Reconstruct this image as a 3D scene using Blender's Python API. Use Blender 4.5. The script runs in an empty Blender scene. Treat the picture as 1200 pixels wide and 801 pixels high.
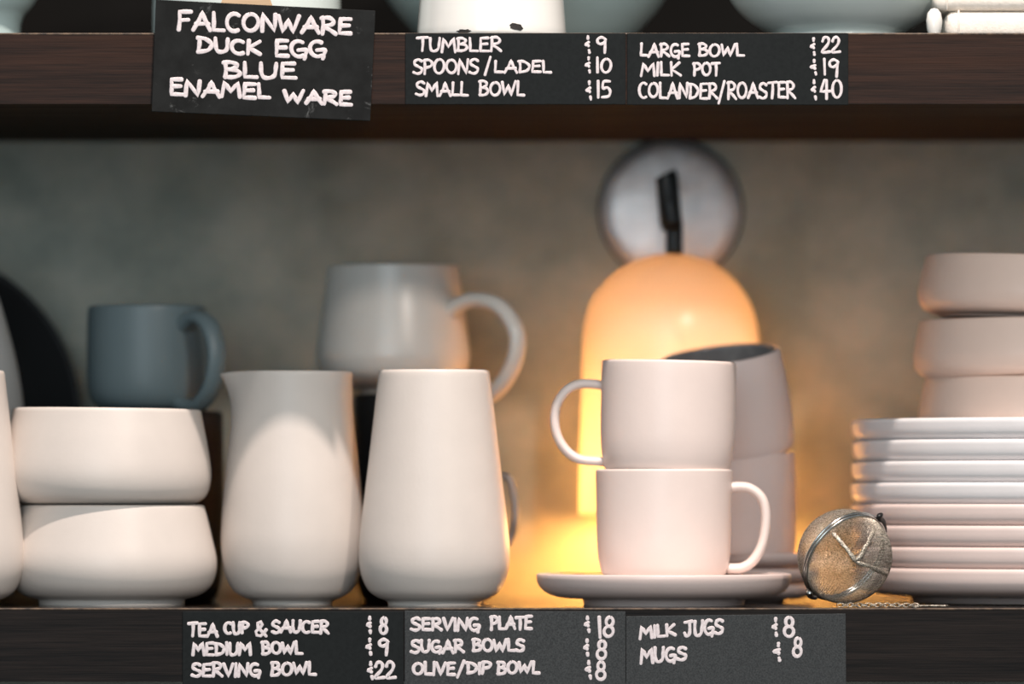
import bpy, bmesh, math, random
from mathutils import Vector, Matrix
random.seed(7)
SC = bpy.context.scene
COL = SC.collection

# ---------------------------------------------------------------- camera, world, lights, exposure
DIST, FPX, EYE, HOR = 3.27, 6540.0, 0.061, 590.0   # camera distance to the shelf front, focal length in px (1200 wide), eye height above the lower shelf, horizon row
cd = bpy.data.cameras.new('camera'); cam = bpy.data.objects.new('camera', cd); COL.objects.link(cam)
cam.location = (0, -DIST, EYE); cam.rotation_euler = (math.pi/2, 0, 0)
cd.sensor_width = 36; cd.lens = FPX*36/1200; cd.shift_y = (HOR-400.5)/1200
cd.clip_start = 0.05; cd.clip_end = 50
cd.dof.use_dof = True; cd.dof.focus_distance = DIST+0.012; cd.dof.aperture_fstop = 2.7; cd.dof.aperture_blades = 7
SC.camera = cam
SC.view_settings.view_transform = 'Standard'; SC.view_settings.look = 'None'
SC.view_settings.gamma = 1; SC.view_settings.use_curve_mapping = False
SC.view_settings.exposure = 0.0

w = bpy.data.worlds.new('room_light'); SC.world = w; w.use_nodes = True
w.node_tree.nodes['Background'].inputs[0].default_value = (0.80, 0.93, 1.0, 1)
w.node_tree.nodes['Background'].inputs[1].default_value = 0.30

def area(name, loc, target, size, power, color):
    l = bpy.data.lights.new(name, 'AREA'); l.shape = 'DISK'; l.size = size; l.energy = power; l.color = color
    o = bpy.data.objects.new(name, l); COL.objects.link(o); o.location = loc
    o.rotation_euler = (Vector(target)-Vector(loc)).to_track_quat('-Z', 'Y').to_euler()
    return o
def dirloc(az, el, d, t=(0, 0.05, 0.1)):   # azimuth to the right of the camera axis, elevation
    a, e = math.radians(az), math.radians(el)
    return (t[0]+d*math.cos(e)*math.sin(a), t[1]-d*math.cos(e)*math.cos(a), t[2]+d*math.sin(e))
area('ceiling_spot', (0.165, -0.88, 2.36), (0, 0.05, 0.1), 0.07, 80, (1.0, 0.86, 0.78))
area('shop_lamp', dirloc(24, 27, 3.4), (0, 0.05, 0.1), 0.22, 36, (1.0, 0.89, 0.80))
area('front_fill', dirloc(-8, 8, 4.4), (0, 0.2, 0.15), 2.4, 52, (0.82, 0.94, 1.0))  # broad cool fill added in front to light the back wall evenly
BULB_POWER = 2.7

# ---------------------------------------------------------------- helpers
def X(px, y=0.0): return (px-600)*(DIST+y)/FPX
def Z(py, y=0.0): return EYE+(HOR-py)*(DIST+y)/FPX
def S(y): return (DIST+y)/FPX

def tag(o, label=None, cat=None, group=None, kind=None):
    if label: o['label'] = label
    if cat: o['category'] = cat
    if group: o['group'] = group
    if kind: o['kind'] = kind
    return o
def empty(name, loc, label, cat, group=None, rot=(0, 0, 0)):
    o = bpy.data.objects.new(name, None); COL.objects.link(o); o.location = loc; o.rotation_euler = rot
    o.empty_display_size = 0.01
    return tag(o, label, cat, group)
def link(name, me, m, parent=None, loc=(0, 0, 0), rot=(0, 0, 0), smooth=True):
    o = bpy.data.objects.new(name, me); COL.objects.link(o); o.parent = parent; o.location = loc; o.rotation_euler = rot
    if m is not None and not me.materials: me.materials.append(m)
    if smooth: me.polygons.foreach_set('use_smooth', [True]*len(me.polygons))
    return o
def mesh(name, bm):
    me = bpy.data.meshes.new(name); bm.to_mesh(me); bm.free(); return me
def box(bm, x0, x1, y0, y1, z0, z1, bev=0.0, seg=2):
    b = bmesh.new(); bmesh.ops.create_cube(b, size=1)
    for v in b.verts:
        v.co = Vector(((x0+x1)/2+v.co.x*(x1-x0), (y0+y1)/2+v.co.y*(y1-y0), (z0+z1)/2+v.co.z*(z1-z0)))
    if bev: bmesh.ops.bevel(b, geom=b.edges[:], offset=bev, segments=seg, affect='EDGES', profile=0.5)
    t = bpy.data.meshes.new('t'); b.to_mesh(t); b.free(); bm.from_mesh(t); bpy.data.meshes.remove(t)
def crom(pts, n=6, closed=False):
    out = []; N = len(pts); P = [Vector(p) for p in pts]
    rng = range(N if closed else N-1)
    for i in rng:
        if closed: a, b, c, d = P[(i-1) % N], P[i], P[(i+1) % N], P[(i+2) % N]
        else: a, b, c, d = P[max(i-1, 0)], P[i], P[i+1], P[min(i+2, N-1)]
        for k in range(n):
            t = k/n
            out.append(0.5*((2*b)+(c-a)*t+(2*a-5*b+4*c-d)*t*t+(3*b-a-3*c+d)*t**3))
    if not closed: out.append(P[-1])
    return out
def lathe(bm, prof, seg=96):
    rings = []
    for r, z in prof:
        if r < 1e-5: rings.append([bm.verts.new((0, 0, z))])
        else: rings.append([bm.verts.new((r*math.cos(2*math.pi*k/seg), r*math.sin(2*math.pi*k/seg), z)) for k in range(seg)])
    for a, b in zip(rings, rings[1:]):
        for k in range(seg):
            k2 = (k+1) % seg
            if len(a) == 1 and len(b) == 1: continue
            if len(a) == 1: bm.faces.new((a[0], b[k2], b[k]))
            elif len(b) == 1: bm.faces.new((a[k], a[k2], b[0]))
            else: bm.faces.new((a[k], a[k2], b[k2], b[k]))
def vessel_profile(px_prof, y, t=0.0028, rim=None, foot=True, sub=5):
    """px_prof: (radius px, row) from rim to foot, seen at depth y -> closed wall profile, base at z=0"""
    s = S(y); zb = Z(px_prof[-1][1], y)
    out = [Vector((r*s, Z(p, y)-zb, 0)) for r, p in px_prof]
    out = crom(out, sub)                     # rim ... foot
    H = out[0].y; rr = out[0].x
    inner = []
    for i, p in enumerate(out):
        q = out[min(i+1, len(out)-1)]; o = out[max(i-1, 0)]
        d = (q-o); n = Vector((-d.y, d.x, 0)).normalized() if d.length > 0 else Vector((1, 0, 0))
        if n.x < 0: n = -n
        ip = p-n*t
        if ip.y < 0.0055+t: break
        if i and ip.x > 0.001: inner.append(ip)
    floor_z = 0.0055+t
    prof = [(0, floor_z)]
    if inner: prof.append((inner[-1].x*0.75, floor_z)); 
    prof += [(p.x, p.y) for p in reversed(inner)]
    prof += [(rr-t*0.85, H-t*0.12), (rr-t*0.5, H+t*0.12), (rr-t*0.12, H-t*0.02)]
    prof += [(p.x, p.y) for p in out[1:]]
    fr = out[-1].x
    prof += [(fr-0.0012, 0.0), (fr-0.003, 0.0012), (fr-0.0045, 0.0025), (0, 0.003)]
    return prof, H
def vessel(name, px_prof, y, cx, m, z=0.0, t=0.0028, seg=96, parent=None, rot=(0, 0, 0), loc=None, spout=None):
    prof, H = vessel_profile(px_prof, y, t)
    bm = bmesh.new(); lathe(bm, prof, seg)
    if spout:
        ang, amt, zr = spout
        for v in bm.verts:
            r = math.hypot(v.co.x, v.co.y)
            if r < 1e-4: continue
            a = math.atan2(v.co.y, v.co.x)-ang; a = (a+math.pi) % (2*math.pi)-math.pi
            h = max(0, (v.co.z-(H-zr))/zr)
            g = math.exp(-(a/0.34)**2)*h**2.3
            pull = 1-0.05*math.exp(-((abs(a)-0.75)/0.3)**2)*h**2
            v.co.x *= pull; v.co.y *= pull
            v.co.x += math.cos(ang)*amt*g; v.co.y += math.sin(ang)*amt*g
            v.co.z -= 0.001*g
    bmesh.ops.recalc_face_normals(bm, faces=bm.faces[:])
    return link(name, mesh(name, bm), m, parent, loc if loc else ((X(cx, y), y, z) if parent is None else (0, 0, 0)), rot), H
def tube(bm, pts, ra, rb=None, n=14, up=Vector((0, 1, 0)), caps=True, radii=None):
    """sweep an ellipse (ra across the path plane, rb along up)"""
    rb = rb or ra; rings = []
    for i, p in enumerate(pts):
        d = (pts[min(i+1, len(pts)-1)]-pts[max(i-1, 0)]).normalized()
        u = up-d*up.dot(d)
        u.normalize(); v = d.cross(u)
        f = radii[i] if radii else 1
        rings.append([bm.verts.new(p+v*(ra*f*math.cos(2*math.pi*k/n))+u*(rb*f*math.sin(2*math.pi*k/n))) for k in range(n)])
    for a, b in zip(rings, rings[1:]):
        for k in range(n): bm.faces.new((a[k], a[(k+1) % n], b[(k+1) % n], b[k]))
    if caps: bm.faces.new(rings[0][::-1]); bm.faces.new(rings[-1])

# ---------------------------------------------------------------- materials
def mat(name, col, rough=0.5, metal=0.0, spec=0.5, coat=0.0, coat_rough=0.1, noise=None, bump=None, sss=0.0):
    m = bpy.data.materials.new(name); m.use_nodes = True; nt = m.node_tree; b = nt.nodes['Principled BSDF']
    b.inputs['Base Color'].default_value = (*col, 1); b.inputs['Roughness'].default_value = rough
    b.inputs['Metallic'].default_value = metal; b.inputs['Specular IOR Level'].default_value = spec
    b.inputs['Coat Weight'].default_value = coat; b.inputs['Coat Roughness'].default_value = coat_rough
    tc = nt.nodes.new('ShaderNodeTexCoord')
    if noise:      # (scale xyz, detail, colour a, colour b, lo, hi)
        sc, det, ca, cb, lo, hi = noise
        mp = nt.nodes.new('ShaderNodeMapping'); mp.inputs['Scale'].default_value = sc
        nz = nt.nodes.new('ShaderNodeTexNoise'); nz.inputs['Scale'].default_value = 1; nz.inputs['Detail'].default_value = det
        nz.inputs['Roughness'].default_value = 0.6
        cr = nt.nodes.new('ShaderNodeValToRGB'); e = cr.color_ramp.elements
        e[0].position, e[0].color = lo, (*ca, 1); e[1].position, e[1].color = hi, (*cb, 1)
        nt.links.new(tc.outputs['Object'], mp.inputs[0]); nt.links.new(mp.outputs[0], nz.inputs[0])
        nt.links.new(nz.outputs[0], cr.inputs[0]); nt.links.new(cr.outputs[0], b.inputs['Base Color'])
    if bump:       # (scale xyz, strength, distance)
        mp = nt.nodes.new('ShaderNodeMapping'); mp.inputs['Scale'].default_value = bump[0]
        nz = nt.nodes.new('ShaderNodeTexNoise'); nz.inputs['Scale'].default_value = 1; nz.inputs['Detail'].default_value = 4
        bp = nt.nodes.new('ShaderNodeBump'); bp.inputs['Strength'].default_value = bump[1]; bp.inputs['Distance'].default_value = bump[2]
        nt.links.new(tc.outputs['Object'], mp.inputs[0]); nt.links.new(mp.outputs[0], nz.inputs[0])
        nt.links.new(nz.outputs[0], bp.inputs['Height']); nt.links.new(bp.outputs[0], b.inputs['Normal'])
    return m
def glaze(name, col, rough=0.42, spec=0.4):
    d = tuple(c*0.965 for c in col)
    return mat(name, col, rough, spec=spec, noise=((38, 38, 38), 3, d, col, 0.35, 0.65), bump=((420, 420, 420), 0.12, 0.0004))
M_GREY = glaze('warm_grey_stoneware', (0.68, 0.615, 0.565))
M_BLUEGREY = glaze('blue_grey_stoneware', (0.13, 0.175, 0.19))
M_CARAFE = glaze('cool_grey_stoneware', (0.40, 0.41, 0.41))
M_JUG = glaze('pale_grey_glaze', (0.68, 0.635, 0.585), 0.3, 0.5)
M_PINK = glaze('pale_pink_stoneware', (0.84, 0.71, 0.655), 0.36)
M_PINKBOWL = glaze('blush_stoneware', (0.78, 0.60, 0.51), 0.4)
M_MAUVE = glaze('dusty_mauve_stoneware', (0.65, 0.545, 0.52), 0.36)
M_WHITE = glaze('white_glaze', (0.80, 0.77, 0.77), 0.28, 0.5)
M_PINKPLATE = glaze('pink_plate_glaze', (0.77, 0.63, 0.585), 0.3, 0.5)
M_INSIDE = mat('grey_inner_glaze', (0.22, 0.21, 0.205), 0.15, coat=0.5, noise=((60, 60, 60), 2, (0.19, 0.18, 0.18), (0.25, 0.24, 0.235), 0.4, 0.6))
M_BLACK = glaze('black_glaze', (0.012, 0.012, 0.013), 0.55, 0.3)
M_ENAMEL = mat('white_enamel', (0.83, 0.79, 0.71), 0.16, spec=0.5, coat=0.3, noise=((30, 30, 30), 2, (0.87, 0.85, 0.80), (0.90, 0.88, 0.83), 0.4, 0.6))
M_DUCK = mat('duck_egg_enamel', (0.45, 0.57, 0.56), 0.22, spec=0.5, coat=0.3, noise=((20, 20, 20), 2, (0.43, 0.55, 0.54), (0.47, 0.59, 0.58), 0.4, 0.6))
M_DUCK_PALE = mat('pale_duck_egg_enamel', (0.52, 0.60, 0.58), 0.2, spec=0.5, coat=0.3, noise=((20, 20, 20), 2, (0.66, 0.74, 0.71), (0.71, 0.79, 0.765), 0.4, 0.6))
M_CHIP = mat('bare_iron_chip', (0.01, 0.009, 0.008), 0.6, noise=((900, 900, 900), 2, (0.005, 0.005, 0.005), (0.02, 0.015, 0.012), 0.4, 0.6))
M_WALL = mat('rough_plaster', (0.2, 0.2, 0.18), 0.85, spec=0.2,
             noise=((15, 15, 17), 7, (0.30, 0.325, 0.285), (0.49, 0.485, 0.42), 0.36, 0.66), bump=((60, 60, 60), 0.25, 0.002))
M_DARKWALL = mat('near_black_wall', (0.007, 0.007, 0.0065), 0.95, spec=0.05, noise=((6, 6, 6), 3, (0.006, 0.006, 0.0055), (0.009, 0.0085, 0.008), 0.3, 0.7))  # upper wall, near black with slight random tone
def wood(name, a, b, c, rough, scx=5.0, fine=900.0):
    m = bpy.data.materials.new(name); m.use_nodes = True; nt = m.node_tree; p = nt.nodes['Principled BSDF']
    p.inputs['Roughness'].default_value = rough; p.inputs['Specular IOR Level'].default_value = 0.15
    tc = nt.nodes.new('ShaderNodeTexCoord')
    def nz(sc, det):
        mp = nt.nodes.new('ShaderNodeMapping'); mp.inputs['Scale'].default_value = sc
        n = nt.nodes.new('ShaderNodeTexNoise'); n.inputs['Scale'].default_value = 1; n.inputs['Detail'].default_value = det; n.inputs['Roughness'].default_value = 0.65
        nt.links.new(tc.outputs['Object'], mp.inputs[0]); nt.links.new(mp.outputs[0], n.inputs[0]); return n
    n1 = nz((scx, 60, 170), 5); n2 = nz((22, 300, fine), 3); n3 = nz((1.7, 9, 25), 2)
    mx = nt.nodes.new('ShaderNodeMath'); mx.operation = 'MULTIPLY_ADD'; mx.inputs[1].default_value = 0.55
    nt.links.new(n1.outputs[0], mx.inputs[0])
    m2 = nt.nodes.new('ShaderNodeMath'); m2.operation = 'MULTIPLY'; m2.inputs[1].default_value = 0.45
    nt.links.new(n2.outputs[0], m2.inputs[0]); nt.links.new(m2.outputs[0], mx.inputs[2])
    cr = nt.nodes.new('ShaderNodeValToRGB'); e = cr.color_ramp.elements
    e[0].position, e[0].color = 0.40, (*a, 1); e[1].position, e[1].color = 0.60, (*b, 1)
    nt.links.new(mx.outputs[0], cr.inputs[0])
    mix = nt.nodes.new('ShaderNodeMix'); mix.data_type = 'RGBA'; mix.inputs['B'].default_value = (*c, 1)
    c3 = nt.nodes.new('ShaderNodeMapRange'); c3.inputs[1].default_value = 0.5; c3.inputs[2].default_value = 0.72; c3.inputs[4].default_value = 0.7
    nt.links.new(n3.outputs[0], c3.inputs[0]); nt.links.new(c3.outputs[0], mix.inputs['Factor']); nt.links.new(cr.outputs[0], mix.inputs['A'])
    nt.links.new(mix.outputs['Result'], p.inputs['Base Color'])
    bp = nt.nodes.new('ShaderNodeBump'); bp.inputs['Strength'].default_value = 0.25; bp.inputs['Distance'].default_value = 0.0006
    nt.links.new(n2.outputs[0], bp.inputs['Height']); nt.links.new(bp.outputs[0], p.inputs['Normal'])
    return m
M_WOOD_UP = wood('dark_veneer_lit', (0.012, 0.007, 0.0055), (0.036, 0.017, 0.0115), (0.055, 0.021, 0.010), 0.55)  # same veneer on both shelves; this copy has its warmer light painted in
M_WOOD_LOW = wood('dark_veneer_shaded', (0.004, 0.0038, 0.004), (0.017, 0.0125, 0.011), (0.011, 0.0085, 0.0075), 0.6)  # shaded copy of the upper veneer, dimmer light put into its colour
M_TOP = mat('dark_varnished_shelf_top', (0.018, 0.013, 0.010), 0.14, spec=0.5, noise=((4, 60, 60), 4, (0.014, 0.010, 0.008), (0.026, 0.018, 0.013), 0.4, 0.6))
M_UNDER = mat('matt_brown_underside', (0.03, 0.022, 0.015), 0.9, spec=0.05, noise=((4, 60, 60), 4, (0.045, 0.036, 0.028), (0.060, 0.048, 0.036), 0.4, 0.6))
M_EDGE = mat('highlit_brown_edge', (0.10, 0.06, 0.035), 0.5, noise=((160, 160, 160), 4, (0.035, 0.022, 0.015), (0.16, 0.10, 0.06), 0.38, 0.62))  # light catching the front edge, painted as a lighter mottled brown
M_PALEWOOD = mat('pale_beech', (0.55, 0.38, 0.22), 0.5, noise=((20, 20, 300), 4, (0.48, 0.32, 0.18), (0.62, 0.44, 0.27), 0.4, 0.6))
M_CLOTH = mat('cream_cotton', (0.78, 0.70, 0.62), 0.9, spec=0.1, noise=((300, 300, 300), 2, (0.84, 0.77, 0.69), (0.90, 0.83, 0.75), 0.4, 0.6), bump=((900, 900, 900), 0.4, 0.0006))
M_INK = mat('chalk_pen', (0.74, 0.67, 0.68), 0.8, spec=0.1, noise=((700, 700, 700), 2, (0.66, 0.59, 0.60), (0.80, 0.73, 0.74), 0.35, 0.65))
def board_mat(name, a, b, sc, rough, smudge=0.0):
    m = mat(name, a, rough, spec=0.1, noise=((sc, sc, sc), 4, a, b, 0.35, 0.65))
    if smudge:
        nt = m.node_tree; p = nt.nodes['Principled BSDF']; src = p.inputs['Base Color'].links[0].from_socket
        tc = nt.nodes.new('ShaderNodeTexCoord'); n = nt.nodes.new('ShaderNodeTexNoise'); n.inputs['Scale'].default_value = 55; n.inputs['Detail'].default_value = 8; n.inputs['Roughness'].default_value = 0.75; n.inputs['Distortion'].default_value = 1.2
        r = nt.nodes.new('ShaderNodeMapRange'); r.inputs[1].default_value = 0.60; r.inputs[2].default_value = 0.80; r.inputs[4].default_value = smudge
        mix = nt.nodes.new('ShaderNodeMix'); mix.data_type = 'RGBA'; mix.inputs['B'].default_value = (0.35, 0.36, 0.36, 1)
        nt.links.new(tc.outputs['Object'], n.inputs[0]); nt.links.new(n.outputs[0], r.inputs[0]); nt.links.new(r.outputs[0], mix.inputs['Factor'])
        nt.links.new(src, mix.inputs['A']); nt.links.new(mix.outputs['Result'], p.inputs['Base Color'])
    return m
M_BOARD = board_mat('smudged_chalkboard', (0.011, 0.0115, 0.0115), (0.017, 0.018, 0.018), 90, 0.7, 0.55)
M_CARD = board_mat('black_card', (0.011, 0.013, 0.0135), (0.014, 0.0165, 0.017), 500, 0.65)
M_CARD_GREY = board_mat('speckled_grey_card', (0.032, 0.035, 0.037), (0.062, 0.067, 0.069), 1300, 0.75)
M_STEEL = mat('stainless_steel', (0.62, 0.60, 0.57), 0.2, metal=1, noise=((200, 200, 200), 2, (0.55, 0.53, 0.50), (0.68, 0.66, 0.62), 0.4, 0.6))
M_WIRE = mat('steel_wire_mesh', (0.5, 0.45, 0.38), 0.42, metal=1, noise=((1100, 1100, 1100), 3, (0.16, 0.14, 0.11), (0.66, 0.60, 0.51), 0.38, 0.62), bump=((700, 700, 700), 0.9, 0.001))
M_SEAM = mat('folded_wire_mesh', (0.7, 0.62, 0.5), 0.45, metal=0.8, noise=((1500, 1500, 1500), 2, (0.16, 0.14, 0.11), (0.80, 0.72, 0.60), 0.4, 0.6), bump=((1500, 1500, 1500), 0.8, 0.0006))
M_PLATE_METAL = mat('brushed_pale_metal', (0.8, 0.77, 0.77), 0.5, metal=0.7, spec=0.6, coat=0.9, coat_rough=0.1, noise=((40, 40, 40), 3, (0.68, 0.66, 0.67), (0.86, 0.83, 0.84), 0.35, 0.65), bump=((38, 38, 38), 0.35, 0.004))
M_BLACKMETAL = mat('black_metal', (0.008, 0.008, 0.008), 0.4, noise=((60, 60, 60), 2, (0.006, 0.006, 0.006), (0.012, 0.012, 0.012), 0.4, 0.6))

# lampshade: thin translucent opal glass, lit from inside by its bulb
M_SHADE = bpy.data.materials.new('opal_glass_shade'); M_SHADE.use_nodes = True
nt = M_SHADE.node_tree; p = nt.nodes['Principled BSDF']; out = nt.nodes['Material Output']
p.inputs['Base Color'].default_value = (0.94, 0.86, 0.78, 1); p.inputs['Roughness'].default_value = 0.25
tr = nt.nodes.new('ShaderNodeBsdfTranslucent'); tr.inputs[0].default_value = (1.0, 0.97, 0.92, 1)
tcn = nt.nodes.new('ShaderNodeTexCoord'); nzn = nt.nodes.new('ShaderNodeTexNoise'); nzn.inputs['Scale'].default_value = 12
rpn = nt.nodes.new('ShaderNodeMapRange'); rpn.inputs[3].default_value = 0.33; rpn.inputs[4].default_value = 0.37
mxs = nt.nodes.new('ShaderNodeMixShader')
nt.links.new(tcn.outputs['Object'], nzn.inputs[0]); nt.links.new(nzn.outputs[0], rpn.inputs[0]); nt.links.new(rpn.outputs[0], mxs.inputs[0])
nt.links.new(p.outputs[0], mxs.inputs[1]); nt.links.new(tr.outputs[0], mxs.inputs[2]); nt.links.new(mxs.outputs[0], out.inputs[0])
M_BULB = bpy.data.materials.new('glowing_bulb'); M_BULB.use_nodes = True
b = M_BULB.node_tree.nodes['Principled BSDF']; b.inputs['Emission Color'].default_value = (1, 0.55, 0.2, 1); b.inputs['Emission Strength'].default_value = 12

# ---------------------------------------------------------------- structure
DEPTH = 0.34
ZU0, ZU1 = Z(122), Z(38.5)          # upper shelf
ZL0 = Z(798.5)                      # lower shelf underside (its top is z=0)
bm = bmesh.new(); box(bm, -1.4, 1.4, DEPTH, DEPTH+0.12, -0.95, ZU0+0.02)
tag(link('wall_back', mesh('wall_back', bm), M_WALL, smooth=False), kind='structure')
bm = bmesh.new(); box(bm, -1.4, 1.4, DEPTH, DEPTH+0.12, ZU0+0.02, 1.3)
tag(link('wall_upper', mesh('wall_upper', bm), M_DARKWALL, smooth=False), kind='structure')

bm = bmesh.new(); box(bm, -6, 6, -9, DEPTH, -1.0, -0.95)
tag(link('floor', mesh('floor', bm), mat('dark_floor', (0.05, 0.045, 0.04), 0.6, noise=((3, 3, 3), 4, (0.04, 0.036, 0.032), (0.065, 0.058, 0.05), 0.35, 0.65)), smooth=False), kind='structure')

def shelf(z0, z1, mw, label):
    e = empty('wall_shelf', (0, 0, z0), label, 'shelf')
    h = z1-z0
    bm = bmesh.new(); box(bm, -1.3, 1.3, 0.0022, DEPTH, 0.002, h, 0.0006, 1); link('board', mesh('board', bm), M_TOP, e, smooth=False)
    bm = bmesh.new(); box(bm, -1.3, 1.3, 0.0022, DEPTH, 0, 0.002); link('underside', mesh('underside', bm), M_UNDER, e, smooth=False)
    bm = bmesh.new(); box(bm, -1.3, 1.3, 0, 0.0022, 0.0002, h-0.0012); link('front_veneer', mesh('front_veneer', bm), mw, e, smooth=False)
    bm = bmesh.new(); box(bm, -1.3, 1.3, 0, 0.0022, h-0.0012, h, 0.0004, 2); tag(link('top_edge', mesh('top_edge', bm), M_EDGE, e, smooth=False), 'lighter brown front edge with its highlight painted in')
    return e
shelf(ZU0, ZU1, M_WOOD_UP, 'upper dark brown wooden shelf with the enamelware and the tilted chalkboard sign')
shelf(ZL0, 0.0, M_WOOD_LOW, 'lower dark wooden shelf carrying the grey jugs, pink mugs and plates')

# ---------------------------------------------------------------- handwriting
def arc(cx, cy, rx, ry, a0, a1, n=12):
    return [(cx+rx*math.cos(math.radians(a0+(a1-a0)*i/n)), cy+ry*math.sin(math.radians(a0+(a1-a0)*i/n))) for i in range(n+1)]
G = {   # single-line capitals; (width, strokes)
 'A': (.80, [[(0, 0), (.28, .55), (.42, 1), (.56, .55), (.80, 0)], [(.12, .33), (.72, .36)]]),
 'B': (.66, [[(.06, 1), (.08, .5), (.05, 0)], [(.0, .96), (.3, 1), (.52, .86), (.5, .68), (.3, .55), (.1, .53)], [(.1, .53), (.45, .5), (.64, .3), (.52, .08), (.25, 0), (.03, .03)]]),
 'C': (.66, [arc(.38, .5, .36, .5, 55, 300)]),
 'D': (.72, [[(.08, .98), (.1, .5), (.06, 0)], [(0, .97), (.35, .94), (.66, .66), (.68, .4), (.5, .12), (.06, 0)]]),
 'E': (.60, [[(.56, .98), (.08, .96), (.08, .5), (.06, .03), (.6, .02)], [(.1, .52), (.5, .55)]]),
 'F': (.62, [[(.62, .98), (.08, .95), (.1, .5), (.06, 0)], [(.1, .5), (.5, .54)]]),
 'G': (.74, [arc(.38, .5, .36, .5, 60, 300), [(.36, .42), (.72, .44), (.66, .1), (.62, -.12)]]),
 'I': (.12, [[(.06, 1), (.06, 0)]]),
 'J': (.66, [[(.05, .95), (.62, 1)], [(.42, .98), (.42, .3), (.3, .04), (.1, .04), (0, .22)]]),
 'K': (.64, [[(.05, 1), (.05, 0)], [(.58, .98), (.08, .45), (.64, .0)]]),
 'L': (.52, [[(.04, 1), (.05, .5), (.04, .04), (.52, .03)]]),
 'M': (.86, [[(0, 0), (.1, .98), (.42, .35), (.74, 1), (.86, 0)]]),
 'N': (.70, [[(.02, 0), (.06, 1), (.62, .02), (.68, 1)]]),
 'O': (.76, [arc(.38, .5, .36, .48, 100, 460, 16)]),
 'P': (.62, [[(.06, 1), (.08, .5), (.05, 0)], [(0, .95), (.35, 1), (.6, .8), (.5, .55), (.1, .42)]]),
 'R': (.68, [[(.06, 1), (.08, .5), (.05, 0)], [(0, .95), (.35, 1), (.58, .8), (.48, .58), (.12, .45), (.4, .25), (.68, 0)]]),
 'S': (.62, [[(.58, .88), (.36, 1), (.1, .88), (.08, .66), (.34, .5), (.58, .36), (.56, .12), (.3, 0), (0, .1)]]),
 'T': (.68, [[(0, .95), (.68, 1)], [(.36, .97), (.38, .5), (.34, 0)]]),
 'U': (.68, [[(.03, 1), (.05, .4), (.16, .05), (.4, .02), (.58, .2), (.62, .6), (.64, 1)]]),
 'V': (.66, [[(0, 1), (.32, 0), (.66, 1)]]),
 'W': (.98, [[(0, .95), (.18, .05), (.46, .75), (.66, .02), (.98, 1)]]),
 '/': (.34, [[(.34, 1.05), (0, -.08)]]),
 '&': (.80, [[(.78, 0), (.2, .62), (.22, .92), (.42, 1), (.52, .82), (.36, .58), (.05, .32), (.1, .04), (.4, .0), (.62, .2), (.8, .44)]]),
 '$': (.40, [[(.2, 1), (.2, .86)], [(.25, .64), (.02, .5), (.22, .46), (.24, .40)], [(.27, .14), (.30, 0)]]),
 '0': (.62, [arc(.31, .5, .29, .48, 90, 450, 16)]),
 '1': (.16, [[(.04, 1), (.1, 0)]]),
 '2': (.64, [[(.06, .74), (.16, .96), (.4, 1), (.54, .8), (.44, .5), (.04, .04), (.64, .06)]]),
 '4': (.66, [[(.3, 1), (.04, .38), (.66, .4)], [(.44, .98), (.42, 0)]]),
 '5': (.60, [[(.56, .98), (.16, .96), (.1, .55), (.4, .6), (.58, .36), (.46, .06), (.04, .0)]]),
 '8': (.58, [arc(.31, .745, .19, .235, 80, 440, 14), arc(.28, .26, .25, .26, 70, 430, 14)]),
 '9': (.58, [[(.5, .9), (.3, 1), (.08, .86), (.1, .6), (.3, .52), (.5, .7), (.54, .94), (.52, .5), (.5, -.1)]]),
}
SHARP = set('AEFIKLMNTVW/14')
def ink_word(bm, text, x0, x1, yt0, yb0, yt1, yb1, wpx, ox, oz, yy):
    """text inside a quad given in front-plane pixels; writes flat ribbons at depth yy"""
    gap = 0.13
    tot = sum(G[c][0] for c in text)+gap*(len(text)-1)
    u = 0.0
    for c in text:
        gw, strokes = G[c]
        jy = random.uniform(-.04, .04); js = random.uniform(.95, 1.05); sl = random.uniform(-.04, .06)
        for st in strokes:
            pts = [(u+(px+sl*(py-.5))*1.0, .5+(py-.5)*js+jy) for px, py in st]
            P = [Vector((a, b, 0)) for a, b in pts]
            if c not in SHARP and len(P) < 11: P = crom(P, 5)
            elif len(P) < 11:
                Q = []
                for a, b in zip(P, P[1:]):
                    for k in range(3): Q.append(a.lerp(b, k/3))
                P = Q+[P[-1]]
            W = []
            for q in P:
                f = q.x/tot
                px = x0+(x1-x0)*f; yt = yt0+(yt1-yt0)*f; yb = yb0+(yb1-yb0)*f
                py = yb+(yt-yb)*q.y
                W.append(Vector((X(px)-ox, yy, Z(py)-oz)))
            w0 = wpx*0.5/2000; ph = random.uniform(0, 6)
            R0 = [W[0]]
            for q in W[1:]:
                if (q-R0[-1]).length > 2e-4: R0.append(q)
            n_ = len(R0)
            if n_ < 2: continue
            rr = [1+.12*math.sin(ph+i*.8) for i in range(n_)]
            d0 = (R0[0]-R0[1]).normalized(); d1 = (R0[-1]-R0[-2]).normalized()
            if c in 'O08': d0 = d1 = Vector((0, 0, 0))
            pre = [R0[0]+d0*w0*.92, R0[0]+d0*w0*.7, R0[0]+d0*w0*.35]; post = [R0[-1]+d1*w0*.35, R0[-1]+d1*w0*.7, R0[-1]+d1*w0*.92]
            if c in 'O08': pre = post = []; cap = False; rr[0] = rr[-1] = 1
            else: rr = [.38*rr[0], .70*rr[0], .93*rr[0]]+rr+[.93*rr[-1], .70*rr[-1], .38*rr[-1]]; cap = True
            tube(bm, pre+R0+post, w0, w0*.10, 8, up=Vector((0, 1, 0)), caps=cap, radii=rr)
        u += gw+gap
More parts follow.
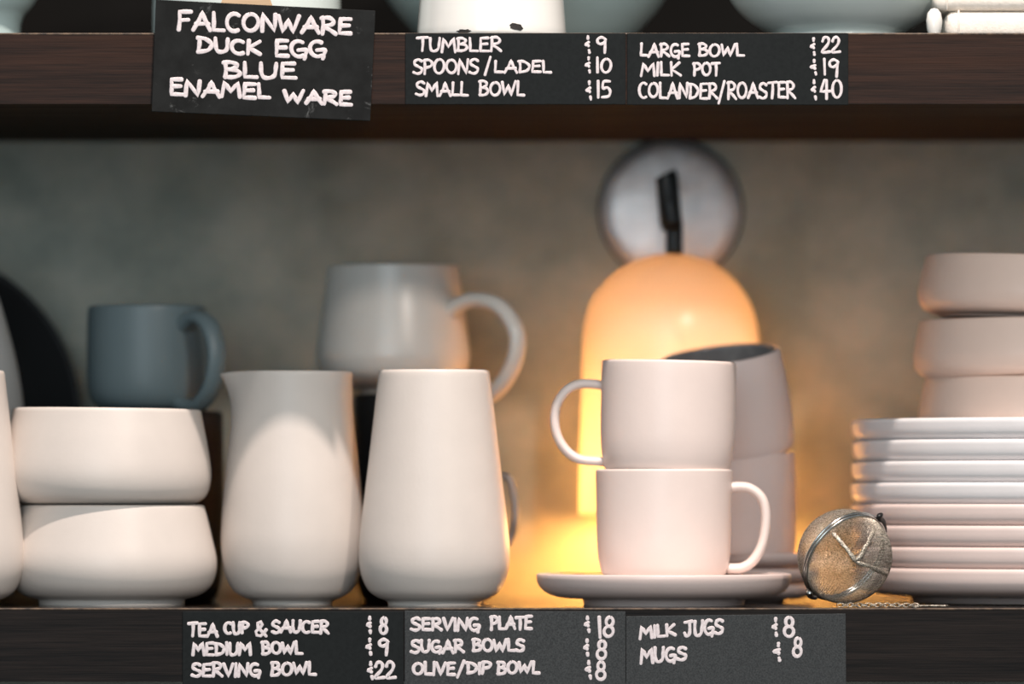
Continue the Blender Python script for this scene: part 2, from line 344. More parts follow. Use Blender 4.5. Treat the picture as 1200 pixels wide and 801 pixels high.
def sign(name, corners, thick, m, label, lines, wpx, prices=(), cat='sign', bev=0.0003):
    """corners TL TR BR BL in front-plane px"""
    cxp = sum(c[0] for c in corners)/4; byp = max(c[1] for c in corners)
    ox, oz = X(cxp), Z(byp)
    e = empty(name, (ox, 0, oz), label, cat)
    bm = bmesh.new()
    f = [bm.verts.new((X(a)-ox, -thick, Z(b)-oz)) for a, b in corners]; k = [bm.verts.new((X(a)-ox, -0.0001, Z(b)-oz)) for a, b in corners]
    bm.faces.new(f[::-1]); bm.faces.new(k)
    for i in range(4): bm.faces.new((f[i], f[(i+1) % 4], k[(i+1) % 4], k[i]))
    bmesh.ops.recalc_face_normals(bm, faces=bm.faces[:])
    bmesh.ops.bevel(bm, geom=bm.edges[:], offset=bev, segments=2, affect='EDGES', profile=.5)
    link('board', mesh('board', bm), m, e, smooth=False)
    for nm, lst in (('lettering', lines), ('price', prices)):
        for words in lst:
            bm = bmesh.new()
            for wd in words:
                if len(wd) == 5: t, a, b2, yt, yb = wd; q = (yt, yb, yt, yb)
                else: t, a, b2, *q = wd
                ink_word(bm, t, a+wpx/2, b2-wpx/2, q[0]+wpx/2, q[1]-wpx/2, q[2]+wpx/2, q[3]-wpx/2, wpx, ox, oz, -thick-0.0001)
            link(nm, mesh(nm, bm), M_INK, e)
    return e
sign('chalkboard_sign', [(183, 0), (440, 13), (434, 142), (178, 131)], 0.003, M_BOARD,
     'large tilted chalkboard sign reading FALCONWARE DUCK EGG BLUE ENAMEL WARE hanging on the upper shelf',
     [[('FALCONWARE', 206, 414, 10, 38, 20, 43)], [('DUCK', 229, 308, 42, 64, 47, 67), ('EGG', 320, 384, 45, 69, 48, 70)],
      [('BLUE', 260, 349, 70, 93, 73, 95)], [('ENAMEL', 197, 318, 91, 114, 97, 118), ('WARE', 331, 414, 103, 123, 105, 126)]], 5.2)
sign('price_card', [(475, 39), (733, 39), (733, 122.5), (475, 122.5)], 0.001, M_CARD, 'black price card listing tumbler, spoons and small bowl beside the tilted sign',
     [[('TUMBLER', 487, 589, 43, 62)], [('SPOONS', 483, 562, 68, 88), ('/', 567, 576, 67, 88), ('LADEL', 578, 647, 70, 87)], [('SMALL', 486, 550, 95, 114), ('BOWL', 560, 616, 94, 114)]], 3.45,
     [[('$', 684, 694, 41, 64), ('9', 697, 712, 43, 62)], [('$', 684, 695, 66, 87), ('10', 697, 718, 67, 87)], [('$', 685, 696, 93, 118), ('15', 698, 717, 94, 116)]])
sign('price_card', [(735, 39), (994, 39), (994, 123), (735, 123)], 0.001, M_CARD, 'black price card listing large bowl, milk pot and colander/roaster on the upper shelf',
     [[('LARGE', 749, 809, 50, 68), ('BOWL', 817, 873, 50, 68)], [('MILK', 750, 799, 72, 91), ('POT', 811, 845, 72, 90)], [('COLANDER', 747, 842, 96, 117), ('/', 841, 850, 95, 120), ('ROASTER', 851, 933, 95, 117)]], 3.45,
     [[('$', 948, 958, 44, 66), ('22', 961, 986, 43, 64)], [('$', 948, 960, 68, 89), ('19', 963, 984, 68, 89)], [('$', 949, 959, 93, 118), ('40', 959, 988, 92, 117)]])
sign('price_card', [(214, 716), (473, 716), (473, 802.5), (214, 802.5)], 0.001, M_CARD, 'black price card listing tea cup and saucer, medium bowl and serving bowl',
     [[('TEA', 219, 257, 728, 747), ('CUP', 261, 293, 727, 744), ('&', 297, 314, 726, 747), ('SAUCER', 317, 387, 725, 743)], [('MEDIUM', 224, 296, 751, 769), ('BOWL', 305, 356, 750, 768)], [('SERVING', 223, 307, 775, 794), ('BOWL', 316, 372, 774, 793)]], 4.2,
     [[('$', 428, 438, 721, 743), ('8', 443, 456, 720, 744)], [('$', 427, 439, 747, 769), ('9', 441, 457, 747, 768)], [('$', 429, 440, 773, 797), ('22', 437, 465, 773, 796)]])
sign('price_card', [(474.3, 715), (733, 716), (733, 802.5), (474.3, 802.5)], 0.0012, M_CARD_GREY, 'speckled grey price card listing serving plate, sugar bowls and olive/dip bowl',
     [[('SERVING', 480, 564, 722, 740), ('PLATE', 573, 625, 720, 739)], [('SUGAR', 480, 545, 748, 766), ('BOWLS', 552, 616, 747, 765)], [('OLIVE', 482, 535, 774, 792), ('/', 534, 546, 773, 794), ('DIP', 545, 577, 774, 791), ('BOWL', 581, 634, 773, 791)]], 4.2,
     [[('$', 683, 694, 720, 742), ('18', 699, 722, 721, 748)], [('$', 682, 693, 748, 770), ('8', 697, 713, 748, 773)], [('$', 684, 696, 773, 797), ('8', 696, 712, 773, 798)]])
sign('price_card', [(733.6, 721.5), (991, 718.5), (991.5, 802.5), (733.6, 802.5)], 0.001, M_CARD_GREY, 'speckled grey price card listing milk jugs and mugs, rightmost below the saucer',
     [[('MILK', 748, 793, 731, 750, 729, 746), ('JUGS', 800, 849, 726, 748, 723, 744)], [('MUGS', 749, 806, 757, 778, 756, 775)]], 4.2,
     [[('$', 903, 914, 722, 746), ('8', 916, 933, 721, 749)], [('$', 904, 919, 751, 776), ('8', 927, 942, 745, 772)]])

# ---------------------------------------------------------------- jugs and bowls on the lower shelf
TALL = [(65, 434), (68, 460), (72.5, 500), (79.5, 560), (85.5, 610), (88.5, 645), (86.5, 670), (78, 690), (67, 699), (56, 703.5), (54, 709)]
def single(name, prof, y, cx, m, label, cat, z=0.0, group=None, **k):
    o, H = vessel(name, prof, y, cx, m, z, **k); tag(o, label, cat, group); return o, H
single('tapered_jug', TALL, 0.075, 509, M_GREY, 'tall tapered pale grey jug with plain rim, in the middle beside the spouted jug', 'jug')
single('tapered_jug', TALL, 0.062, -60, M_GREY, 'pale grey tapered jug cut off by the left picture edge, before the bowls', 'jug')
SP = [(70, 436), (70, 455), (71, 480), (75, 520), (80.5, 570), (83.5, 610), (84, 640), (80, 670), (71, 690), (60, 699), (48, 703), (46, 708.3)]
single('spouted_jug', SP, 0.108, 343, M_GREY, 'pale grey milk jug with a pouring lip pointing left', 'jug', spout=(math.pi-0.1, 0.0085, 0.034))
BOWL_LO = [(108, 589), (111, 600), (117, 625), (122.5, 650), (122, 668), (116, 683), (104, 693), (90, 697.5), (86, 699), (85, 705.5)]
BOWL_UP = [(110, 475.5), (113, 490), (118, 515), (122.5, 545), (121.5, 564), (116, 577), (106, 584), (98, 586.5), (92, 588), (90, 592)]
o, H = single('stoneware_bowl', BOWL_LO, 0.095, 131, M_GREY, 'pale grey stoneware bowl at the bottom of the left pair', 'bowl', group='pale grey bowls stacked at the left', t=0.0032)
single('stoneware_bowl', BOWL_UP, 0.095, 124, M_GREY, 'pale grey stoneware bowl on top of the left pair', 'bowl', z=H-0.002, group='pale grey bowls stacked at the left', t=0.0032, rot=(0, math.radians(0.6), 0))

def handle(parent, m, y, pts_px, ra, rb, ang, up=Vector((0, 1, 0)), label=None):
    """pts_px: (radius px from the axis, row relative to the base row) in the handle's own vertical plane"""
    s = S(y)
    P = crom([Vector((r*s, 0, h*s)) for r, h in pts_px], 8)
    bm = bmesh.new(); tube(bm, P, ra*s, rb*s, 18)
    bmesh.ops.recalc_face_normals(bm, faces=bm.faces[:])
    o = link('handle', mesh('handle', bm), m, parent, rot=(0, 0, ang)); return o

# two pink mugs on a saucer
SAU_Y = 0.078
SAU = [(149, 674), (149.5, 680), (146, 689), (137, 697), (122, 702), (104, 703), (96, 703.5), (94, 711.5)]
def saucer_mesh(prof, y, dish):
    s = S(y); zb = Z(prof[-1][1], y); o = crom([Vector((r*s, Z(p, y)-zb, 0)) for r, p in prof], 5)
    H = o[0].y; R = o[0].x
    pr = [(0, dish), (R*.50, dish), (R*.62, dish+.0004), (R*.8, dish+(H-dish)*.22), (R*.92, dish+(H-dish)*.6), (R-.0030, H-.0009), (R-.0016, H+.0001), (R-.0004, H-.0002)]
    pr += [(p.x, p.y) for p in o[1:]]+[(o[-1].x-.002, 0), (o[-1].x-.004, .0015), (0, .002)]
    bm = bmesh.new(); lathe(bm, pr, 128); bmesh.ops.recalc_face_normals(bm, faces=bm.faces[:])
    return mesh('saucer', bm), H
me, SH = saucer_mesh(SAU, SAU_Y, 0.0165)
sc = tag(link('saucer', me, M_PINKPLATE, loc=(X(778, SAU_Y), SAU_Y, 0)), 'dusty pink saucer under the two stacked mugs at the shelf edge', 'saucer')
MUG_LO = [(80, 550), (80, 560), (79.5, 590), (79, 620), (78, 645), (76, 660), (73.5, 669), (70.5, 674), (68, 676.5)]
MUG_HI = [(78.5, 420), (79, 432), (79, 460), (79, 490), (78.5, 512), (77, 528), (75, 539), (73, 546), (70, 549.5)]
def mug(prof, y, cx, z, m, label, hpts, ra, rb, ang, rot=(0, 0, 0), group=None, t=0.0028):
    e = empty('mug', (X(cx, y), y, z), label, 'mug', group, rot)
    o, H = vessel('body', prof, y, cx, m, parent=e, t=t)
    handle(e, m, y, hpts, ra, rb, ang)
    return e, H
zlo = 0.0166
DH = [(76, 105), (88, 106.5), (102, 104), (115, 92), (119.5, 70), (116, 42), (106, 22), (92, 12), (74, 11)]
e1, H1 = mug(MUG_LO, SAU_Y, 778, zlo, M_PINK, 'lower pale pink mug on the front saucer, its handle to the right', DH, 6, 8.5, 0, group='pale pink mugs stacked on the front saucer')
DH2 = [(76, 100), (88, 101.5), (105, 101), (121, 92), (132, 72), (131, 46), (120, 25), (102, 13), (74, 11)]
e2, H2 = mug(MUG_HI, SAU_Y, 781.5, zlo+H1-0.0015, M_PINK, 'upper pale pink mug of the front pair, its handle to the left', DH2, 5.5, 7, math.pi, rot=(0, math.radians(1.2), 0), group='pale pink mugs stacked on the front saucer')

# stack behind: saucers and two mugs
SY = 0.197
RS = [(94, 0), (94, 5), (90, 11), (78, 17), (62, 18), (58, 18.5), (57, 21)]
zz = 0.0
me, RH = saucer_mesh(RS, SY, 0.0030+0.0045)
for k in range(3):
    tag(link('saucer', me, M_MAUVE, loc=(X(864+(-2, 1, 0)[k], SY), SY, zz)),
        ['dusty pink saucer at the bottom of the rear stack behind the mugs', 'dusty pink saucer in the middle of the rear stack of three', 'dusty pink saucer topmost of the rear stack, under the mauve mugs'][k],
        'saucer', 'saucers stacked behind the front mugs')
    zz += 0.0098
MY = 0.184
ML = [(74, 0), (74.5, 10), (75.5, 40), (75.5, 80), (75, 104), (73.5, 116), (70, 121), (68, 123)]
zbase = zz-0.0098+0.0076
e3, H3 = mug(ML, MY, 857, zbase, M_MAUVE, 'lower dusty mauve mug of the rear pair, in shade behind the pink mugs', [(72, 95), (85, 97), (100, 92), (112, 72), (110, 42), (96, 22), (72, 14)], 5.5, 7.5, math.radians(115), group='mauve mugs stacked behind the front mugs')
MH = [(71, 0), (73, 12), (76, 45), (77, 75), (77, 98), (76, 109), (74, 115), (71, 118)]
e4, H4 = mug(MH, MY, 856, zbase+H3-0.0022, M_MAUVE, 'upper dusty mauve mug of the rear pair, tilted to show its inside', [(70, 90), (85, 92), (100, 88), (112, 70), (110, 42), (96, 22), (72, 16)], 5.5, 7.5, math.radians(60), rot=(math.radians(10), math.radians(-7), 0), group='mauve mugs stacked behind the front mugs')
e4.location.z += 0.002
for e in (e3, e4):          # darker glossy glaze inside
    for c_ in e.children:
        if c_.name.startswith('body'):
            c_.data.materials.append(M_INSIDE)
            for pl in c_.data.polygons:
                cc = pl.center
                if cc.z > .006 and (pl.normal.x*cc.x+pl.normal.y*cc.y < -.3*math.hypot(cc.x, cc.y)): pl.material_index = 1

# plates and bowls at the right
PY = 0.15; PCX = 1239
plate_rows = [486, 511, 537, 558, 580, 606, 632, 657, 690]      # rim rows from the top plate down
zr = [Z(r, PY) for r in plate_rows]
N = 8
lab = ['white plate on top of the right-hand stack, under the blush bowls', 'white plate second from the top of the plate stack', 'white plate third from the top of the plate stack', 'white plate just above the pink plates',
       'pale pink plate uppermost of the pink ones in the stack', 'pale pink plate second of the pink ones from above', 'pale pink plate third of the pink ones, just above the bottom plate', 'pale pink plate at the bottom of the right-hand stack']
# true plate stack: equal plates nested, pitch ~ 24.5 rows
pitch = 24.6*S(PY)
Rp = 0.126
def plate_mesh():
    h = 0.0215
    pr = [(0, .0095), (Rp*.70, .0095), (Rp*.80, .0105), (Rp*.90, .014), (Rp-.0035, h-.001), (Rp-.0018, h), (Rp-.0004, h-.0006), (Rp, h-.002)]
    pr += [(p.x, p.y) for p in crom([Vector(q+(0,)) for q in ((Rp, h-.003), (Rp-.0003, h-.007), (Rp-.0014, .0115), (Rp-.005, .0082), (Rp-.011, .0062), (Rp-.020, .0046), (Rp-.034, .0036))], 5)]
    pr += [(Rp-.036, .003), (Rp-.0365, 0), (Rp-.0385, 0), (Rp-.040, .002), (0, .0025)]
    bm = bmesh.new(); lathe(bm, pr, 160); bmesh.ops.recalc_face_normals(bm, faces=bm.faces[:]); return mesh('plate', bm)
pm_white = plate_mesh(); pm_white.materials.append(M_WHITE); pm_pink = plate_mesh(); pm_pink.materials.append(M_PINKPLATE)
offs = [0, 1, 0, -1, -1, 0, 1, 1]; tl = [0.0, 0, 0, 0, 0, 0, 0, 0]
for k in range(N):
    i = N-1-k     # from the bottom
    tag(link('dinner_plate', pm_pink if i >= 4 else pm_white, None, loc=(X(PCX+offs[i], PY), PY, 0.0008+k*pitch)), lab[i], 'plate', 'plates stacked at the right')
ztop = (N-1)*pitch+0.0008
BR = [(130, 0), (132, 8), (135.5, 25), (138, 40), (137.5, 50), (135.5, 57), (130.5, 63), (123, 67), (115, 69), (112, 71.5)]
def rb(z, cx, label, rot):
    o, H = single('rounded_bowl', BR, PY, cx, M_PINKBOWL, label, 'bowl', z=z, group='blush bowls stacked on the plates', t=0.0032, rot=rot)
    return H
hb = rb(ztop+0.0097, 1215, 'blush pink bowl at the bottom of the stack on the plates', (0, 0, 0))
rb(ztop+0.0097+hb-0.0020, 1209, 'blush pink bowl in the middle of the stack on the plates', (0, math.radians(-0.6), 0))
rb(ztop+0.0097+2*hb-0.0022, 1213, 'blush pink bowl on top, tilted, of the stack on the plates', (0, math.radians(2.3), 0))

# behind the jugs
JY = 0.245
def black_pot(y, cx, ztop_row, rpx, label, name='black_canister'):
    s = S(y); H = Z(ztop_row, y)
    h = int(H/s)
    e = empty(name, (X(cx, y), y, 0), label, 'canister')
    o, hh = vessel('body', [(rpx, 0), (rpx+1, 8), (rpx+2, h*.4), (rpx+1, h*.8), (rpx-4, h*.95), (rpx-12, h)], y, cx, M_BLACK, parent=e, t=.003)
    bm = bmesh.new(); r = (rpx-1)*s
    lathe(bm, [(0, hh-.006), (r-.006, hh-.006), (r-.004, hh-.003), (r-.004, hh+.0002), (r+.0008, hh+.0003), (r+.001, hh+.0016), (r-.002, hh+.0026), (0, hh+.0028)], 64)
    link('lid', mesh('lid', bm), M_BLACK, e)
    return e, hh+.0028
c1, hc1 = black_pot(JY, 470, 466, 54, 'black canister behind the two grey jugs, carrying the large mug')
BM = [(77, 0), (77.5, 6), (80, 30), (85.5, 65), (89.5, 98), (89, 112), (83, 126), (68, 136), (50, 142), (40, 145), (38, 149)]
e5 = empty('large_mug', (X(461, JY), JY, hc1), 'large pale grey mug with a big ring handle, raised behind the jugs', 'mug')
o5, H5 = vessel('body', BM, JY, 461, M_JUG, parent=e5, t=.003)
handle(e5, M_JUG, JY, [(78, 92), (94, 103), (120, 108), (152, 98), (174, 68), (170, 34), (148, 4), (122, -8), (94, 2), (72, 20)], 9, 12, math.radians(-34))
L6 = 0.215
c2, hc2 = black_pot(L6, 188, 486, 72, 'black canister behind the stacked grey bowls, under the blue-grey mug')
M6 = [(68, 0), (69, 8), (70, 40), (70, 80), (67, 104), (60, 116), (52, 120), (50, 122)]
e6 = empty('mug', (X(172, L6), L6, hc2), 'blue-grey mug in shade behind the left bowls, handle to the front right', 'mug')
vessel('body', M6, L6, 172, M_BLUEGREY, parent=e6, t=.003)
handle(e6, M_BLUEGREY, L6, [(66, 98), (80, 106), (98, 106), (116, 92), (125, 62), (118, 30), (100, 10), (82, 4), (60, 8)], 8.5, 13, math.radians(-46))
# mug whose handle peeps out behind the tapered jug
e7 = empty('mug', (X(531, 0.168), 0.168, 0), 'blue-grey mug mostly hidden behind the middle tapered jug, only its handle showing', 'mug')
vessel('body', [(52, 0), (52, 10), (53, 50), (53, 100), (50, 140), (44, 153), (38, 157), (36, 160)], 0.168, 531, M_CARAFE, parent=e7, t=.003)
handle(e7, M_CARAFE, 0.168, [(50, 143), (60, 148), (68, 142), (73, 115), (72, 90), (64, 70), (50, 62)], 5, 7, math.radians(-8))
# dark round platter standing against the wall, far left
R8 = 208*S(0.30)
bm = bmesh.new(); lathe(bm, [(0, 0.004), (R8*.72, .004), (R8*.8, .006), (R8*.96, .014), (R8-.001, .0165), (R8, .0155), (R8-.001, .013), (R8*.84, .004), (R8*.74, .0008), (R8*.7, 0), (0, 0.001)], 128)
bmesh.ops.recalc_face_normals(bm, faces=bm.faces[:])
tag(link('round_platter', mesh('round_platter', bm), M_BLACK, loc=(X(-113, 0.30), 0.315, R8*math.cos(math.radians(8))-0.0006), rot=(math.radians(82), 0, 0)), 'large black round platter standing on edge against the wall at far left', 'platter')
single('grey_carafe', [(34, 300), (38, 315), (50, 345), (62, 385), (73, 430), (80, 480), (86, 560), (86, 640), (78, 680), (64, 695), (52, 699), (50, 702)], 0.20, -52, M_CARAFE,
       'blue-grey carafe at the left edge between the tapered jug and the black platter', 'carafe')

# ---------------------------------------------------------------- wall lamp
LX, LY = X(786, 0.277), 0.277
lamp = empty('wall_lamp', (X(786, DEPTH), DEPTH, Z(247, DEPTH)), 'glowing amber wall lamp with domed shade on a round grey mount behind the pink mugs', 'lamp')
lz = Z(247, DEPTH)
def rel(x, y, z): return Vector((x-X(786, DEPTH), y-DEPTH, z-lz))
s = S(DEPTH-.01); R = 84*s
bm = bmesh.new(); lathe(bm, [(0, .0095), (R*.3, .0093), (R*.6, .0088), (R*.8, .0080), (R*.92, .0068), (R*.98, .004), (R, .0)], 96)
link('wall_plate', mesh('wall_plate', bm), M_PLATE_METAL, lamp, rot=(math.radians(90), 0, 0))
bm = bmesh.new(); lathe(bm, [(R*.985, 0), (R*.988, .002), (R*1.01, .002), (R*1.02, .001), (R*1.02, 0)], 96)
tag(link('plate_rim', mesh('plate_rim', bm), M_BLACKMETAL, lamp, rot=(math.radians(90), 0, 0)), 'dark rim round the mount')
# arm: from the mount out and down into the shade
bm = bmesh.new()
A = [rel(X(784, DEPTH), DEPTH-.006, Z(232, DEPTH)), rel(X(782, .30), .305, Z(222, .305)), rel(X(782, .285), .283, Z(214, .283)), rel(X(784, LY), .274, Z(232, LY)), rel(X(788, LY), LY-.003, Z(262, LY))]
tube(bm, crom(A, 6), 11*S(LY), 11*S(LY), 14, up=Vector((1, 0, 0)))
bmesh.ops.recalc_face_normals(bm, faces=bm.faces[:])
link('arm', mesh('arm', bm), M_BLACKMETAL, lamp)
bm = bmesh.new(); tube(bm, [rel(X(779, LY), LY-.006, Z(204, LY)), rel(X(781, LY), LY-.006, Z(208, LY)), rel(X(786, LY), LY-.004, Z(260, LY)), rel(X(788, LY), LY-.002, Z(266, LY))], 13*S(LY), 8*S(LY), 14, up=Vector((0, 1, 0)))
bmesh.ops.recalc_face_normals(bm, faces=bm.faces[:])
link('knuckle', mesh('knuckle', bm), M_BLACKMETAL, lamp)
bm = bmesh.new(); tube(bm, [rel(X(790, LY), LY, Z(y, LY)) for y in (258, 275, 292, 302)], 10*S(LY), 10*S(LY), 16, up=Vector((0, 1, 0)))
bmesh.ops.recalc_face_normals(bm, faces=bm.faces[:])
link('stem', mesh('stem', bm), M_BLACKMETAL, lamp)
SHP = [(5, 297.6), (22, 299.5), (42, 306), (62, 317), (80, 334), (93, 354), (100, 376), (103, 402), (104.5, 450), (106, 520), (107.5, 590), (107.5, 602)]
s = S(LY); o = crom([Vector((r*s, Z(p, LY), 0)) for r, p in SHP], 5)
inner = [Vector((max(p.x-.0022, .004), p.y-(.0022 if i < 28 else 0), 0)) for i, p in enumerate(o)]
pr = [(p.x, p.y) for p in o]+[(p.x, p.y-.0003) for p in reversed(inner)]
bm = bmesh.new(); lathe(bm, [(a, b-lz) for a, b in pr], 96); bmesh.ops.recalc_face_normals(bm, faces=bm.faces[:])
sh = link('lamp_shade', mesh('lamp_shade', bm), M_SHADE, lamp, loc=rel(LX, LY, lz))
bm = bmesh.new(); lathe(bm, [(0, -.030), (.012, -.027), (.0195, -.016), (.022, -.002), (.019, .012), (.012, .026), (.011, .040), (0, .041)], 32); bmesh.ops.recalc_face_normals(bm, faces=bm.faces[:])
BZ = Z(500, LY)
bulb = link('bulb', mesh('bulb', bm), M_BULB, lamp, loc=rel(LX, LY, BZ))
bm = bmesh.new(); tube(bm, [Vector((0, 0, .036)), Vector((0, 0, .060)), Vector((0, 0, Z(303, LY)-BZ))], .014, .014, 24, up=Vector((0, 1, 0)), radii=[1, .9, .35]); bmesh.ops.recalc_face_normals(bm, faces=bm.faces[:])
link('bulb_socket', mesh('bulb_socket', bm), M_BLACKMETAL, lamp, loc=rel(LX, LY, BZ))
l = bpy.data.lights.new('bulb_light', 'POINT'); l.energy = BULB_POWER; l.color = (1.0, 0.43, 0.10); l.shadow_soft_size = 0.024
lo = bpy.data.objects.new('bulb_light', l); COL.objects.link(lo); lo.location = (LX, LY, BZ-.040)

# ---------------------------------------------------------------- mesh tea infuser
IY = 0.032; IR = 57*S(IY); IX = X(990, IY)
ax_z = Vector((0.54, -0.68, -0.50)).normalized()      # axis through the two halves, front one facing right and towards the camera
inf = empty('tea_infuser', (IX, IY, 0.0), 'round steel wire-mesh tea infuser ball lying beside the saucer', 'tea infuser')
Rm = ax_z.to_track_quat('Z', 'Y').to_matrix().to_4x4()
cen = Vector((0, 0, IR+0.0012))
def half(sign_, nn=60):
    bm = bmesh.new(); grid = {}
    for i in range(nn+1):
        for j in range(nn+1):
            u = -1+2*i/nn; v = -1+2*j/nn
            x = u*math.sqrt(1-v*v/2); y = v*math.sqrt(1-u*u/2)      # square -> disc
            r = math.hypot(x, y); th = r*math.pi/2
            if r > 1e-6: dx, dy = x/r, y/r
            else: dx = dy = 0
            a = math.atan2(dy, dx)
            crease = 1-.01*(1-r*r)+.006*math.sin(3*a+1)*r*(1-r)
            rad = IR*0.975*crease
            grid[i, j] = bm.verts.new((rad*math.sin(th)*dx, rad*math.sin(th)*dy, sign_*rad*math.cos(th)))
    for i in range(nn):
        for j in range(nn): bm.faces.new((grid[i, j], grid[i+1, j], grid[i+1, j+1], grid[i, j+1]))
    bmesh.ops.recalc_face_normals(bm, faces=bm.faces[:])
    bmesh.ops.wireframe(bm, faces=bm.faces[:], thickness=0.00030, use_replace=True, use_even_offset=True, use_boundary=True)
    for v in bm.verts: v.co = (Rm @ v.co)+cen
    return mesh('mesh_half', bm)
for sg in (1, -1): link('mesh_half', half(sg), M_WIRE, inf, smooth=False)
for off in (0.0011, -0.0011):
    bm = bmesh.new(); P = [(Rm @ Vector((IR*.99*math.cos(t*math.pi/36), IR*.99*math.sin(t*math.pi/36), off)))+cen for t in range(73)]
    tube(bm, P, .0012, .0009, 8, up=ax_z, caps=False); link('rim_band', mesh('rim_band', bm), M_STEEL, inf)
# folded gussets of the mesh: three raised seams meeting at the front
def sph(x, z): return Vector((x, -math.sqrt(max(0, 1-x*x-z*z)), z))
J = sph(.18, -.10)
for ex, ez in ((-.30, .50), (.86, -.36), (.58, .62)):
    E = sph(ex, ez); om = J.angle(E); P = []
    for t in range(15):
        f = t/14; d = (J*math.sin((1-f)*om)+E*math.sin(f*om))/math.sin(om)
        P.append(cen+d*IR*(.985+.012*math.sin(f*math.pi))+Vector((random.uniform(-.0003, .0003), 0, random.uniform(-.0003, .0003))))
    bm = bmesh.new(); tube(bm, P, .0014, .0005, 8, up=(J+E).normalized(), radii=[random.uniform(.75, 1.2) for _ in P])
    link('mesh_seam', mesh('mesh_seam', bm), M_SEAM, inf)
# clasp at the top right, hinge at the bottom left
def on_rim(deg, k=1.0, h=0.0): return (Rm @ Vector((IR*k*math.cos(math.radians(deg)), IR*k*math.sin(math.radians(deg)), h)))+cen
best = max(range(0, 360, 5), key=lambda d: on_rim(d).x*0.9+on_rim(d).z); hin = (best+180) % 360
bm = bmesh.new(); tube(bm, crom([on_rim(best-26, 1.0), on_rim(best-12, 1.05), on_rim(best, 1.05, .001), on_rim(best+6, 1.12, .002)], 5), .0022, .0014, 10, up=ax_z)
tag(link('clasp', mesh('clasp', bm), M_BLACKMETAL, inf), 'dark spring clasp')
bm = bmesh.new(); tube(bm, crom([on_rim(hin-7, 1.03), on_rim(hin, 1.07), on_rim(hin+7, 1.03)], 4), .0020, .0026, 10, up=ax_z)
link('hinge', mesh('hinge', bm), M_STEEL, inf)
# chain of small links and its hook along the shelf edge
bm = bmesh.new(); npts = 17
for k in range(npts):
    t = k/(npts-1); px = 985+t*88; yy = 0.010+0.004*math.sin(t*5)
    c = Vector((X(px, yy)-IX, yy-IY, 0.0013)); rt = Matrix.Rotation(math.radians(20 if k % 2 else 75), 3, 'X') @ Matrix.Rotation(math.radians(10*math.sin(k)), 3, 'Z')
    P = [c+rt @ Vector((0.0021*math.cos(a*math.pi/6), .0012*math.sin(a*math.pi/6), 0)) for a in range(13)]
    tube(bm, P, .00034, .00034, 6, up=Vector((0, .3, 1)), caps=False)
zmin = min(v.co.z for v in bm.verts)
for v in bm.verts: v.co.z -= zmin
link('chain', mesh('chain', bm), M_WIRE, inf)
bm = bmesh.new(); hp = [Vector((X(a, .01)-IX, .010-IY+dy, .0011+dz)) for a, dy, dz in ((1072, 0, 0), (1085, .001, 0), (1098, .001, 0), (1108, 0, 0), (1110, -.002, 0), (1105, -.0035, 0), (1098, -.003, 0))]
tube(bm, crom(hp, 5), .0006, .0006, 8, up=Vector((0, 0, 1))); link('hook', mesh('hook', bm), M_WIRE, inf)

# ---------------------------------------------------------------- enamelware on the upper shelf
def up_vessel(name, prof, y, cx, m, label, cat, t=.0022):
    o, H = vessel(name, prof, y, cx, m, ZU1, t=t); return tag(o, label, cat)
# upturned tumbler with two chips at its lip
TY = 0.047; s = S(TY)
tum = empty('enamel_tumbler', (X(576, TY), TY, ZU1), 'white enamel tumbler turned upside down with black chips at its lip', 'tumbler')
prt = [(86.5*s, .0), (87.2*s, .0006), (87.6*s, .002), (87*s, .006), (82*s, .04), (78*s, .075), (76*s, .088), (70*s, .0925), (0, .093), (0, .0915), (69*s, .091), (74.6*s, .087), (80.5*s, .04), (85.2*s, .006), (85.5*s, .0004), (86.5*s, 0)]
bm = bmesh.new(); lathe(bm, prt, 128); bmesh.ops.recalc_face_normals(bm, faces=bm.faces[:]); link('body', mesh('body', bm), M_ENAMEL, tum)
def chip(px, z, wpx, hm, seed):
    random.seed(seed)
    dx = (X(px, TY-.04)-X(576, TY)); a0 = math.asin(dx/(87*s))
    bm = bmesh.new(); vs = []
    for k in range(18):
        t = 2*math.pi*k/18; q = 1+random.uniform(-.22, .22)
        aa = a0+math.cos(t)*q*wpx*.5/87; zc = max(.0004, z+math.sin(t)*q*hm)
        rr = (87.6-(zc-.002)*130+.35)*s
        vs.append(bm.verts.new((rr*math.sin(aa), -rr*math.cos(aa), zc)))
    c = bm.verts.new(((87.9-(z-.002)*130)*s*math.sin(a0), -(87.9-(z-.002)*130)*s*math.cos(a0), z))
    for k in range(18): bm.faces.new((vs[k], vs[(k+1) % 18], c))
    link('chip', mesh('chip', bm), M_CHIP, tum)
chip(605, .0040, 16, .0022, 4); chip(544, .0014, 19, .0012, 9); random.seed(11)
up_vessel('enamel_bowl', [(150, -75), (149, -70), (140, -45), (124, -10), (106, 10), (88, 22), (78, 27), (74, 31), (76, 38), (78, 42)], .095, 981, M_DUCK_PALE, 'pale duck egg blue enamel bowl with a foot at the right of the upper shelf', 'bowl')
up_vessel('enamel_bowl', [(190, -80), (189, -75), (180, -40), (160, -5), (140, 20), (115, 45), (90, 56), (80, 60)], .20, 616, M_DUCK, 'blue-green enamel bowl behind the upturned tumbler', 'bowl')
up_vessel('enamel_bowl', [(110, -80), (108, -75), (96, -40), (78, -5), (66, 10), (62, 25), (64, 48), (66, 54)], .15, -38, M_DUCK, 'duck egg blue footed bowl at the left end of the upper shelf', 'bowl')
up_vessel('enamel_pot', [(106, -150), (107, -145), (109, -60), (110.5, 10), (109, 36), (100, 44), (92, 46)], .13, 289, M_DUCK_PALE, 'pale enamel pot half hidden behind the tilted chalkboard sign', 'pot')
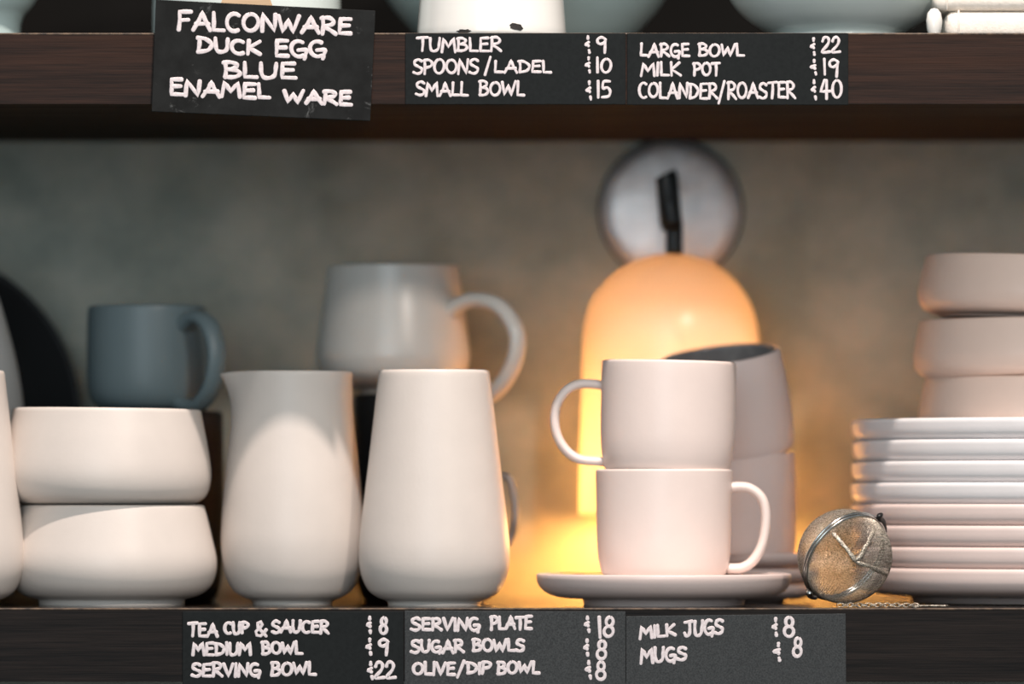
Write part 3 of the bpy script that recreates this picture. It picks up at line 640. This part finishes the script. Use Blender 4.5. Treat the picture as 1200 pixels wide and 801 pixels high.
# wooden wedge between pot and sign
WY = .012; bm = bmesh.new()
q = [(268, -22), (310, -22), (331, 38.5), (247, 38.5)]
f = [bm.verts.new((X(a, WY)-X(289, WY), -.006, Z(b, WY)-Z(38.5, WY))) for a, b in q]; k_ = [bm.verts.new((v.co.x, .006, v.co.z)) for v in f]
bm.faces.new(f[::-1]); bm.faces.new(k_)
for i in range(4): bm.faces.new((f[i], f[(i+1) % 4], k_[(i+1) % 4], k_[i]))
bmesh.ops.recalc_face_normals(bm, faces=bm.faces[:]); bmesh.ops.bevel(bm, geom=bm.edges[:], offset=.0008, segments=2, affect='EDGES')
tag(link('wooden_wedge', mesh('wooden_wedge', bm), M_PALEWOOD, loc=(X(289, WY), WY, ZU1), smooth=False), 'pale wooden wedge standing behind the top of the tilted chalkboard sign', 'wedge')
# folded cream tea towels at the right end
def towel(z, dx, h, label):
    y0 = .055; x0 = X(1107+dx, y0)
    e = empty('tea_towel', (x0+.06, y0+.03, z), label, 'tea towel', 'folded tea towels on the upper shelf')
    bm = bmesh.new()
    # one long cloth strip folded back and forth: rounded folds at the left end
    n = 1; th = h/n
    for k in range(n):
        box(bm, -.06+.0012*((k*7) % 3), .07, -.035, .05, k*th, (k+1)*th-.0003, min(th*.42, .006), 4)
    link('folds', mesh('folds', bm), M_CLOTH, e)
    bm = bmesh.new(); box(bm, -.0525, -.0515, -.0356, .0504, .0004, h+.0002, .0003, 1); link('hem_seam', mesh('hem_seam', bm), M_CLOTH, e)
towel(ZU1, 0, .0176, 'cream folded tea towel at the bottom of the pair, right end of the upper shelf')
towel(ZU1+.0177, -14, .012, 'cream folded tea towel on top of the pair, right end of the upper shelf')
# small white enamel salt spoon rest / knob with a wooden peg beside it
KY = .05; s = S(KY)
bm = bmesh.new(); lathe(bm, [(0, 0), (5*s, 0), (6*s, .001), (8.5*s, .006), (9.5*s, .011), (8*s, .0155), (4*s, .018), (0, .0185)], 32); bmesh.ops.recalc_face_normals(bm, faces=bm.faces[:])
tag(link('enamel_cup', mesh('enamel_cup', bm), M_ENAMEL, loc=(X(1094, KY), KY-.005, ZU1)), 'tiny white enamel cup between the pale blue bowl and the tea towels', 'cup')
